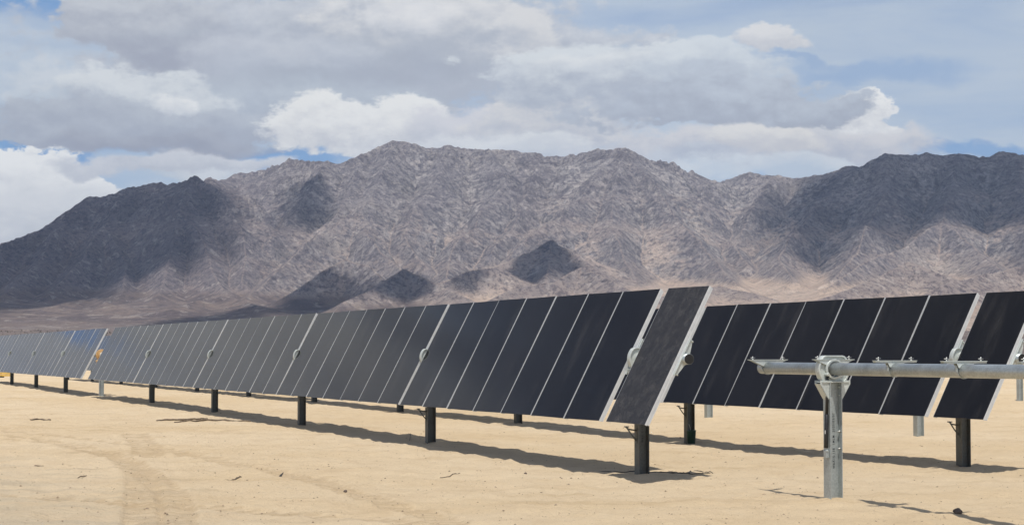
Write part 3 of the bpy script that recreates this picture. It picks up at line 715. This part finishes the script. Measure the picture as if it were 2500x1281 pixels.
# note: local x runs along the row, y across it. Web normal = x, flanges face +-y.
def arc(cy, cz, r, a0, a1, n): return [(cy+r*math.cos(R(a0+(a1-a0)*i/(n-1))), cz+r*math.sin(R(a0+(a1-a0)*i/(n-1)))) for i in range(n)]
def bearing_bm():
    bm = bmesh.new()
    n = 40
    inner = [(0.095*math.cos(2*math.pi*i/n), 0.095*math.sin(2*math.pi*i/n)) for i in range(n)]
    outer = []
    for i in range(n):
        a = 2*math.pi*i/n; c, s = math.cos(a), math.sin(a)
        k = min(0.200/max(abs(c), 1e-6), (0.150 if s > 0 else 0.145)/max(abs(s), 1e-6)); k = min(k, 0.197)
        outer.append((c*k, s*k))
    ring_plate(bm, outer, inner, -0.020, 0.020)
    # raised lip round the arch and inner race
    lip_o = [(y*1.0, z*1.0) for y, z in outer]; lip_i = [(y*0.90, z*0.90) for y, z in outer]
    ring_plate(bm, lip_o, lip_i, -0.045, -0.0205); ring_plate(bm, lip_o, lip_i, 0.0205, 0.045)
    ri = [(0.088*math.cos(2*math.pi*i/n), 0.088*math.sin(2*math.pi*i/n)) for i in range(n)]; ro = [(0.112*math.cos(2*math.pi*i/n), 0.112*math.sin(2*math.pi*i/n)) for i in range(n)]
    ring_plate(bm, ro, ri, 0.0205, 0.060); ring_plate(bm, ro, ri, -0.060, -0.0205)
    return bm
def saddle_bm():
    bm = bmesh.new()
    for s in (-1, 1):
        pts = [(s*0.190, -0.125), (s*0.190, -0.165), (s*0.088, -0.330), (s*0.078, -0.330), (s*0.078, -0.125)]
        for x0 in (-0.062, 0.056): prism(bm, pts if s > 0 else pts[::-1], x0, x0+0.006)
        q = [(s*0.194, -0.165), (s*0.092, -0.334), (s*0.084, -0.334), (s*0.186, -0.165)]
        prism(bm, q if s > 0 else q[::-1], -0.055, 0.055)
        q = [(s*0.0775, -0.125), (s*0.0775, -0.34), (s*0.084, -0.34), (s*0.084, -0.125)]
        prism(bm, q if s > 0 else q[::-1], -0.055, 0.055)
        for zz in (-0.20, -0.29): cyl(bm, (0.03, s*0.076, zz), (0.03, s*0.058, zz), 0.011, n=6)
    box(bm, -0.075, 0.075, -0.172, 0.172, -0.149, -0.136)
    return bm
def rail_bm():      # hat rail that seats a module on the tube: top strip, webs and saddle; z measured from tube axis
    bm = bmesh.new()
    prism(bm, [(-0.25, 0.094), (0.25, 0.094), (0.25, 0.100), (-0.25, 0.100)], -0.040, 0.040)
    for x0 in (-0.030, 0.026):
        prism(bm, [(-0.245, 0.094), (-0.21, 0.080), (-0.105, 0.035)]+arc(0, 0, 0.0705, 165, 15, 13)+[(0.105, 0.035), (0.21, 0.080), (0.245, 0.094)], x0, x0+0.004)
    return bm
def rail_flat_bm():
    bm = bmesh.new()
    prism(bm, [(-0.25, 0.094), (0.25, 0.094), (0.25, 0.100), (-0.25, 0.100)], -0.040, 0.040)
    for x0 in (-0.030, 0.026):
        prism(bm, [(-0.248, 0.094), (-0.248, 0.078), (-0.10, 0.074), (-0.078, 0.030)]+arc(0, 0, 0.0705, 155, 25, 13)+[(0.078, 0.030), (0.10, 0.074), (0.248, 0.078), (0.248, 0.094)], x0, x0+0.004)
    return bm
def strap_bm():
    bm = bmesh.new(); n = 36
    o = [(0.0775*math.cos(2*math.pi*i/n), 0.0775*math.sin(2*math.pi*i/n)) for i in range(n)]; i_ = [(0.0705*math.cos(2*math.pi*i/n), 0.0705*math.sin(2*math.pi*i/n)) for i in range(n)]
    ring_plate(bm, o, i_, -0.006, 0.006)
    box(bm, -0.012, 0.012, -0.092, -0.078, -0.01, 0.05)
    return bm
def bolt_bm():
    bm = bmesh.new(); cyl(bm, (0, 0, 0), (0, 0, 0.036), 0.0055, n=8); cyl(bm, (0, -0.030, 0.020), (0, 0.030, 0.020), 0.003, n=6); cyl(bm, (0, 0, 0.0), (0, 0, 0.008), 0.011, n=6)
    return bm
def mk(name, bm, m, bev=0):
    if bev: bevel(bm, bev)
    else: bmesh.ops.recalc_face_normals(bm, faces=bm.faces)
    me = bpy.data.meshes.new(name); bm.to_mesh(me); bm.free(); me.materials.append(m); return me
me_bear = mk('bearing', bearing_bm(), M_cast, 0.003); me_saddle = mk('post_bracket', saddle_bm(), M_cast)
me_rail = mk('mounting_rail', rail_bm(), M_cast); me_rail_f = mk('mounting_rail', rail_flat_bm(), M_cast); me_strap = mk('strap', strap_bm(), M_galv); me_bolt = mk('bolt', bolt_bm(), M_bolt)
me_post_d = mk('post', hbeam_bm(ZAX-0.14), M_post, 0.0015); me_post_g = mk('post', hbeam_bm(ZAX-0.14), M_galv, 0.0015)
def hanger_bm():
    bm = bmesh.new()
    tube_path(bm, [(0, -0.08, 0.0), (0, -0.20, 0.02), (0, -0.235, 0.05)], 0.012, 6)
    tube_path(bm, [(0, -0.08, -0.14), (0, -0.15, -0.06), (0, -0.215, 0.03)], 0.010, 6)
    box(bm, -0.03, 0.03, -0.25, -0.20, 0.045, 0.06)
    box(bm, -0.02, 0.02, -0.0855, -0.077, -0.17, 0.04)
    return bm
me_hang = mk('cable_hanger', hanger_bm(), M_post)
def child(name, me, parent, loc=(0, 0, 0), rot=(0, 0, 0)):
    o = bpy.data.objects.new(name, me); C.objects.link(o); o.parent = parent; o.location = loc; o.rotation_euler = rot; return o
def tube_child(root, x0, x1, z, cap_dark=True, y=0.0, m=None):
    bm = bmesh.new(); n = 40; r = 0.0685
    pts_o = [(r*math.cos(2*math.pi*i/n), r*math.sin(2*math.pi*i/n)) for i in range(n)]; pts_i = [(p*0.95, q*0.95) for p, q in pts_o]
    ring_plate(bm, pts_o, pts_i, x0, x1)
    for f in bm.faces:
        if abs(f.normal.x) < 0.5: f.smooth = True
    bmesh.ops.recalc_face_normals(bm, faces=bm.faces)
    return obj('torque_tube', bm, m or M_tube, root, loc=(0, y, z))
def gtxt(body, size):
    cu = bpy.data.curves.new('t', 'FONT'); cu.body = body; cu.size = size; cu.extrude = 0.0004; cu.space_character = 1.25; cu.offset = 0.0006
    o = bpy.data.objects.new('t', cu); C.objects.link(o)
    dg = bpy.context.evaluated_depsgraph_get(); me = bpy.data.meshes.new_from_object(o.evaluated_get(dg)); bpy.data.objects.remove(o); return me
rnd = random.Random(11)
def tracker(name, D, label, nmax, zoff=0.0, motor=5, galv_posts=(), hangers=(), dusty_end=False, gap0=0.24):
    base = -S0*0+U*S0+V*D
    root = empty(name, (base[0], base[1], 0.0), AL-math.pi/2)
    tag(root, label, 'solar tracker', 'rows of solar panels on steel posts')
    xl = lambda s: -(s-S0)
    zax = ZAX+zoff
    cy, cz = -OFF*math.sin(TH), OFF*math.cos(TH)       # from tube axis to glass plane centre
    bays = []      # (s of first panel centre, count, gap at the near side)
    brg = []
    s = S0; n = 0
    brg.append((S0, 0))
    s_end = S0-gap0/2-PW/2
    bays.append((s_end, 1))
    for n in range(nmax):
        if n == motor:                 # bay after the motor gap: six panels
            bays.append((brg[-1][0]+1.05+PW/2-0.02, 6)); nxt = brg[-1][0]+1.05+6*PITCH+0.05
        elif n == motor-1:             # bay running up to the motor gap
            bays.append((brg[-1][0]+0.07+PW/2, 7)); nxt = brg[-1][0]+9.45
        else:
            bays.append((brg[-1][0]+(gap0/2 if n == 0 else 0.07)+PW/2, 7)); nxt = brg[-1][0]+8.81+(0.05 if n == 0 else 0)
        brg.append((nxt, n+1))
    for s_, cnt in bays:
        drift = rnd.uniform(-0.004, 0.004)
        for k in range(cnt):
            sc_ = s_+k*PITCH
            dirty = dusty_end and cnt == 1
            p = child('solar_panel', me_glass_d if dirty else me_glass, root,
                      (xl(sc_), cy, zax+cz), (TH+drift+rnd.uniform(-0.007, 0.007), rnd.uniform(-0.006, 0.006), rnd.uniform(-0.001, 0.001)))
            if dirty: p['label'] = 'dusty speckled panel at the near end of the row'
            child('frame', me_frame, p)
    # end brackets seen in the gaps
    def bracket(sx):
        bm = bmesh.new()
        # in panel-aligned coordinates: t along the slope, n normal; tube axis at n=-OFF
        def P(tt, nn): return (cy+tt*math.cos(TH)-nn*math.sin(TH), cz+tt*math.sin(TH)+nn*math.cos(TH))
        pts = [P(0.27, -0.060), P(-0.27, -0.060), P(-0.25, -0.105), P(-0.075, -0.150), P(-0.04, -0.19), P(0.04, -0.19), P(0.075, -0.150), P(0.25, -0.105)]
        prism(bm, pts, -0.004, 0.004)
        q = [P(0.27, -0.058), P(-0.27, -0.058), P(-0.27, -0.064), P(0.27, -0.064)]
        prism(bm, q, -0.030, 0.030)
        for tt in (0.24, -0.24):
            a = P(tt, -0.095); c_ = P(tt, -0.120)
            cyl(bm, (0, a[0], a[1]), (0.0, c_[0], c_[1]), 0.010, n=8)
            cyl(bm, (-0.02, a[0], a[1]), (0.035, a[0], a[1]), 0.008, n=8)
        bmesh.ops.recalc_face_normals(bm, faces=bm.faces)
        obj('mounting_bracket', bm, M_cast, root, loc=(sx, 0, zax))
    for i, (bs, nn) in enumerate(brg[:7]):
        g = gap0/2 if i == 0 else 0.07
        if nn != motor: bracket(xl(bs+g)+0.012)
    bracket(xl(s_end-PW/2)+0.012)
    for bs, nn in brg:
        x = xl(bs)
        wpos = base+U*(bs-S0); zg = float(gz_low(wpos[0], wpos[1]))
        g = nn in galv_posts
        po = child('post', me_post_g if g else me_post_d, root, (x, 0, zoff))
        if g: po['label'] = 'pale galvanised post under the drive motor'
        if nn == motor:
            mt = empty('drive_motor', (x, 0, zax)); mt.parent = root
            bm = bmesh.new(); cyl(bm, (-0.10, 0, 0), (0.10, 0, 0), 0.20, n=28); cyl(bm, (-0.13, 0, 0), (-0.1, 0, 0), 0.15, n=28); cyl(bm, (0.1, 0, 0), (0.13, 0, 0), 0.15, n=28)
            bevel(bm, 0.012); obj('slew_ring', bm, M_orange, mt)
            bm = bmesh.new(); cyl(bm, (0.04, -0.17, -0.28), (0.04, 0.05, -0.16), 0.10, n=20); cyl(bm, (0.04, -0.16, -0.42), (0.04, -0.12, -0.24), 0.07, n=16)
            bevel(bm, 0.008); obj('gearbox', bm, M_orange, mt)
            bm = bmesh.new(); cyl(bm, (0.13, 0, 0), (0.28, 0, 0), 0.10, n=24); bevel(bm, 0.01); obj('coupling', bm, M_cream, mt)
            bm = bmesh.new(); cyl(bm, (0.02, -0.17, -0.55), (0.02, -0.16, -0.43), 0.06, n=16); bevel(bm, 0.008); obj('motor_cap', bm, M_black, mt)
            bm = bmesh.new(); prism(bm, [(0.02, -0.55), (0.05, -0.55), (0.30, 0.30), (0.27, 0.30)], 0.30, 0.34); bmesh.ops.recalc_face_normals(bm, faces=bm.faces); obj('control_arm', bm, M_alu, mt)
        else:
            child('bearing', me_bear, root, (x, 0, zax))
            child('post_bracket', me_saddle, root, (x, 0, zax))
        if nn in hangers: child('cable_hanger', me_hang, root, (x, 0, zoff+0.62))
    tube_child(root, xl(brg[-1][0]+2), xl(s_end-PW/2)+0.10, zax)
    bm = bmesh.new(); cyl(bm, (0, 0, 0), (0.014, 0, 0), 0.0645, n=36); obj('tube_end_cap', bm, M_dark, root, loc=(xl(s_end-PW/2)+0.092, 0, zax))
    return root, brg
row1, b1 = tracker('solar_tracker', RW1, 'near long row of tilted dark solar panels ending in a dusty speckled panel', 9, 0.0, 5, (5,), (0, 1), True)
row2, b2 = tracker('solar_tracker', RW2, 'second row of tilted solar panels behind, darkest blue-black, cut off by the right frame edge', 10, 0.0, 99, (), (0, 1), False, 0.22)

# code mark stencilled on a post of the near row
def code_mark(root, x, y0, z0, text, size, lab=None):
    me = gtxt(text, size); me.materials.append(M_ink)
    o = bpy.data.objects.new('stencilled_code', me); C.objects.link(o); o.parent = root
    # letters lie on the web, face +x (towards the camera), read upwards
    o.matrix_local = Matrix(((0, 0, 1, x), (0, 1, 0, 0), (1, 0, 0, 0), (0, 0, 0, 1)))
    Mx = Matrix.Identity(4)
    # text x -> +z, text y -> -y, text normal -> +x
    Mx[0][0], Mx[1][0], Mx[2][0] = 0, 0, 1
    Mx[0][1], Mx[1][1], Mx[2][1] = 0, -1, 0
    Mx[0][2], Mx[1][2], Mx[2][2] = 1, 0, 0
    Mx[0][3], Mx[1][3], Mx[2][3] = x, y0, z0
    o.matrix_local = Mx
    return o
code_mark(row1, HB*0+0.0042, 0.02, 0.46, 'W6X15-158', 0.040)

# ------------------------------------------------------------------ bare torque tube in front (no panels yet)
SB = 18.72; ZB = 1.487
bb_ = U*SB+V*RW1
bare = empty('bare_torque_tube_rack', (bb_[0], bb_[1], 0), AL-math.pi/2)
tag(bare, 'bare galvanised torque tube on one stencilled pale post, with no panels mounted', 'tracker frame')
me_pg = mk('post', hbeam_bm(ZB-0.14), M_galv, 0.0015)
po = child('post', me_pg, bare)
tube_child(bare, -1.62, 9.0, ZB)
child('bearing', me_bear, bare, (0, 0, ZB)); child('post_bracket', me_saddle, bare, (0, 0, ZB))
for x in (-1.48, 0.02, 1.27, 2.52, 3.77, 5.02, 6.27):
    zz = ZB+(0.008 if abs(x) < 0.1 else 0)
    r_ = child('mounting_rail', me_rail if x < 0.1 else me_rail_f, bare, (x, 0, zz))
    for yy in (-0.20, 0.20): child('bolt', me_bolt, r_, (0.0, yy, 0.1005))
    child('strap', me_strap, r_, (0, 0, 0)) if abs(x) > 0.1 else None
bm = bmesh.new(); cyl(bm, (0.0, 0, 0), (0, 0, 0.02), 0.0640, n=32)
# damper strut on the near flange
dm_ = empty('damper_strut', (0, 0, 0)); dm_.parent = bare
bm = bmesh.new(); cyl(bm, (0.045, -0.092, ZB-0.08), (0.035, -0.098, ZB-0.50), 0.017, n=16); obj('rod', bm, M_black, dm_)
bm = bmesh.new(); cyl(bm, (0.035, -0.099, ZB-0.50), (0.028, -0.106, ZB-0.87), 0.023, n=18); bevel(bm, 0.003); obj('cylinder', bm, M_black, dm_)
bm = bmesh.new(); box(bm, 0.0, 0.055, -0.120, -0.0775, ZB-0.98, ZB-0.90); cyl(bm, (-0.01, -0.106, ZB-0.90), (0.065, -0.106, ZB-0.90), 0.013, n=12); bevel(bm, 0.003); obj('pivot_bracket', bm, M_galv, dm_)
bm = bmesh.new(); cyl(bm, (0.0, -0.10, ZB-0.06), (0.09, -0.10, ZB-0.06), 0.018, n=12); bevel(bm, 0.003); obj('pivot_pin', bm, M_cast, dm_)
bm = bmesh.new(); box(bm, 0.040, 0.046, -0.128, -0.108, ZB-0.715, ZB-0.675); obj('tag_sticker', bm, M_alu, dm_)
for zz in (ZB-0.69, ZB-0.88):
    bm = bmesh.new(); cyl(bm, (0.045, 0.067, zz), (0.045, 0.046, zz), 0.012, n=8); cyl(bm, (0.045, 0.046, zz), (0.045, 0.034, zz), 0.006, n=8); obj('bolt', bm, M_bolt, bare)
code_mark(bare, 0.0042, 0.018, ZB-1.10, 'W6X15-158  1MLM  2020/03/07', 0.037)

# ------------------------------------------------------------------ lone posts behind
me_lone = mk('galvanised_post', hbeam_bm(1.40, 0.6), M_galv, 0.0015)
for px, py, D, lab in ((1730, 1024, RW3, 'pale steel post standing behind the post with the green bucket'),
                       (2243, 1068, RW3, 'pale steel post behind the second row, just left of its dark end post'),
                       (2490, 978, None, 'far pale steel post at the right edge, seen under the bare tube')):
    p = at_row(px, py, D) if D else ground_pt(px, py)
    o = bpy.data.objects.new('galvanised_post', me_lone); C.objects.link(o); o.location = (p[0], p[1], float(gz_low(p[0], p[1]))); o.rotation_euler = (0, 0, AL-math.pi/2)
    tag(o, lab, 'steel post', 'posts driven for a future row')

# ------------------------------------------------------------------ bucket at the second-row post
p = at_row(1688, 1087, RW2-0.12)
p = np.array([p[0], p[1], float(gz(p[0], p[1]))])
bk = empty('bucket', tuple(p)); tag(bk, 'small dark green bucket against a post of the second row', 'bucket')
bm = bmesh.new(); n = 28
o_ = [(0.072, 0.0), (0.085, 0.24), (0.089, 0.24), (0.089, 0.262), (0.080, 0.262), (0.066, 0.02)]
rings = [[bm.verts.new((r*math.cos(2*math.pi*k/n), r*math.sin(2*math.pi*k/n), z)) for k in range(n)] for r, z in o_]
for A_r, B_r in zip(rings, rings[1:]):
    for k in range(n): bm.faces.new((A_r[k], A_r[(k+1) % n], B_r[(k+1) % n], B_r[k])).smooth = True
bm.faces.new(rings[0][::-1]); bm.faces.new(rings[-1]); obj('bucket_body', bm, M_green, bk)
bm = bmesh.new(); tube_path(bm, [(0.0, 0.085, 0.25), (-0.02, 0.05, 0.31), (-0.04, 0.0, 0.36), (-0.05, -0.05, 0.37)], 0.004, 6); obj('handle', bm, M_alu, bk)

# ------------------------------------------------------------------ stack of yellow beams far left
p = ground_pt(4, 921)
ys = empty('yellow_beam_stack', (p[0]-0.9, p[1], p[2]), 0.05); tag(ys, 'stack of yellow beams on the sand beyond the rows, at the left edge', 'beam stack')
for li in range(3):
    for k in range(3):
        bm = bmesh.new(); box(bm, -1.6, 1.55+0.03*rnd.uniform(-1, 1), -0.35+k*0.25, -0.13+k*0.25, 0.08+li*0.13, 0.19+li*0.13); bevel(bm, 0.012); obj('beam', bm, M_yellow, ys)
for xx in (-1.0, 0.9):
    bm = bmesh.new(); box(bm, xx-0.06, xx+0.06, -0.4, 0.42, -0.03, 0.079); obj('bearer', bm, M_dark, ys)

# ------------------------------------------------------------------ litter on the sand
def ground_line(name, pts, r, m_, label, cat, lift=0.6, group=None, curl=0.0, n=10):
    W = [ground_pt(*p) for p in pts]; P = []
    for a, c in zip(W, W[1:]):
        for k in range(n):
            q = a+(c-a)*k/n; P.append(q)
    P.append(W[-1]); o_ = P[0].copy(); L = len(P)
    P2 = []
    for i, q in enumerate(P):
        wob = 0.006*math.sin(i*0.57)
        z = float(gz(q[0]+wob, q[1]))+r*lift+curl*math.sin(math.pi*i/(L-1))
        P2.append((q[0]-o_[0]+wob, q[1]-o_[1]+wob*0.5, z-o_[2]))
    rs2 = [r*(0.55+0.6*math.sin(math.pi*(0.1+0.8*i/(L-1)))) for i in range(L)]
    bm = bmesh.new(); tube_path(bm, P2, rs2, 7)
    o = obj(name, bm, m_, loc=tuple(o_)); tag(o, label, cat, group); return o
LG = 'scraps lying on the sand'
ground_line('wood_strip', [(382, 1026), (440, 1027), (507, 1023)], 0.020, M_wood, 'long thin dark strip on sand, upper of two crossing left of the third post', 'strip', 1.0, LG)
ground_line('wood_strip', [(426, 1031), (505, 1026), (612, 1030)], 0.020, M_wood, 'long thin dark strip on sand, lower of two crossing, reaching further right', 'strip', 1.0, LG)
ground_line('wood_strip', [(74, 1026), (98, 1024), (124, 1026)], 0.018, M_wood, 'short dark strip on sand at the far left below the panel shadow', 'strip', 1.0, LG)
ground_line('stick', [(84, 1137), (107, 1136)], 0.009, M_wood, 'small dark stick on the pale ground at the far left', 'stick', 1.0, LG)
ground_line('stick', [(190, 1165), (212, 1161)], 0.007, M_wood, 'tiny slanted stick beside the curving tyre tracks', 'stick', 1.0, LG)
ground_line('stick', [(554, 1169), (590, 1163)], 0.009, M_wood, 'slanted stick lying left of the dark wedge-shaped scrap', 'stick', 1.0, LG)
ground_line('twig', [(1074, 1166), (1095, 1160), (1124, 1156)], 0.006, M_wood, 'curved twig in open sand below the second dark post', 'twig', 1.0, LG)
ground_line('twig', [(1000, 1072), (1003, 1060)], 0.006, M_wood, 'thin upright-looking twig between the rows left of the second dark post', 'twig', 1.0, LG)
ground_line('cable', [(1432, 1146), (1490, 1150), (1560, 1150), (1620, 1153), (1680, 1156), (1700, 1149), (1740, 1155)], 0.007, M_cable, 'black cable lying past the foot of the near end post', 'cable', 1.0)
ground_line('cable', [(1640, 1150), (1690, 1158), (1735, 1157)], 0.006, M_cable, 'short end of black cable lying in the end panel shadow', 'cable', 1.0)
for px, py, s, lab in ((2338, 1252, 0.045, 'dark fist-sized stone by the tube shadow at the lower right'), (843, 1200, 0.022, 'small dark stone alone in the open sand left of centre'),
                       (1283, 1156, 0.020, 'small dark stone between the two nearest dark posts')):
    p = ground_pt(px, py); bm = bmesh.new(); bmesh.ops.create_icosphere(bm, subdivisions=3, radius=s)
    for v_ in bm.verts:
        k = 1+0.35*float(fbm(np.array(v_.co.x/s*1.3+px), np.array(v_.co.y/s*1.3+v_.co.z/s), 3)); v_.co *= k; v_.co.z *= 0.75
    o = obj('stone', bm, M_stone, smooth=True, loc=(p[0], p[1], p[2]+s*0.4)); tag(o, lab, 'stone', 'stones on the sand')
p = ground_pt(684, 1163); bm = bmesh.new()
vv = [bm.verts.new(q) for q in ((-0.03, 0, 0), (0.015, -0.01, 0), (0.02, 0.02, 0), (0.045, 0.01, 0.055), (0.04, 0.015, 0.06), (-0.01, 0.03, 0.005))]
bmesh.ops.convex_hull(bm, input=vv); o = obj('scrap', bm, M_cable, loc=(p[0], p[1], p[2]+0.003)); tag(o, 'dark wedge-shaped scrap standing up from the sand', 'scrap', LG)
# loose gravel
vs = []; fs = []
oct_ = [(1, 0, 0), (0, 1, 0), (-1, 0, 0), (0, -1, 0), (0, 0, 0.8), (0, 0, -0.5)]; of = [(0, 1, 4), (1, 2, 4), (2, 3, 4), (3, 0, 4), (1, 0, 5), (2, 1, 5), (3, 2, 5), (0, 3, 5)]
NG = 7000
rg = 15*np.exp(rs_.rand(NG)*math.log(75/15)); ag = np.radians(rs_.uniform(-19, 19, NG)); gxx = rg*np.sin(ag); gyy = rg*np.cos(ag); gzz = gz(gxx, gyy)
for i in range(NG):
    s = 0.005+0.011*rs_.rand()**3*(1.6 if rs_.rand() < 0.15 else 1); a = rs_.uniform(0, 6.28); k0 = len(vs); st_ = rs_.uniform(0.7, 1.5)
    for x, y, z in oct_:
        x *= st_; vs.append((gxx[i]+s*(x*math.cos(a)-y*math.sin(a)), gyy[i]+s*(x*math.sin(a)+y*math.cos(a)), gzz[i]+s*z*0.8))
    fs += [tuple(k0+q for q in f) for f in of]
me = bpy.data.meshes.new('gravel'); me.from_pydata(vs, [], fs); o = obj('gravel', me, simple('gravel_stone', (0.30, 0.22, 0.15), 0.9, 0, 0.5, 3)); tag(o, 'loose gravel scattered over the sand', 'gravel', kind='stuff')

# ------------------------------------------------------------------ haze
bm = bmesh.new(); box(bm, -9000, 9000, -400, 9000, -12, 900)
m = bpy.data.materials.new('air'); m.use_nodes = True; nt = m.node_tree
for n in list(nt.nodes):
    if n.type == 'BSDF_PRINCIPLED': nt.nodes.remove(n)
pv = nt.nodes.new('ShaderNodeVolumePrincipled'); pv.inputs['Color'].default_value = (0.58, 0.73, 1.0, 1); pv.inputs['Density'].default_value = 4.6e-5; pv.inputs['Anisotropy'].default_value = 0.0
out = [n for n in nt.nodes if n.type == 'OUTPUT_MATERIAL'][0]; nt.links.new(pv.outputs[0], out.inputs['Volume'])
hzo = obj('haze', bm, m); tag(hzo, kind='stuff')
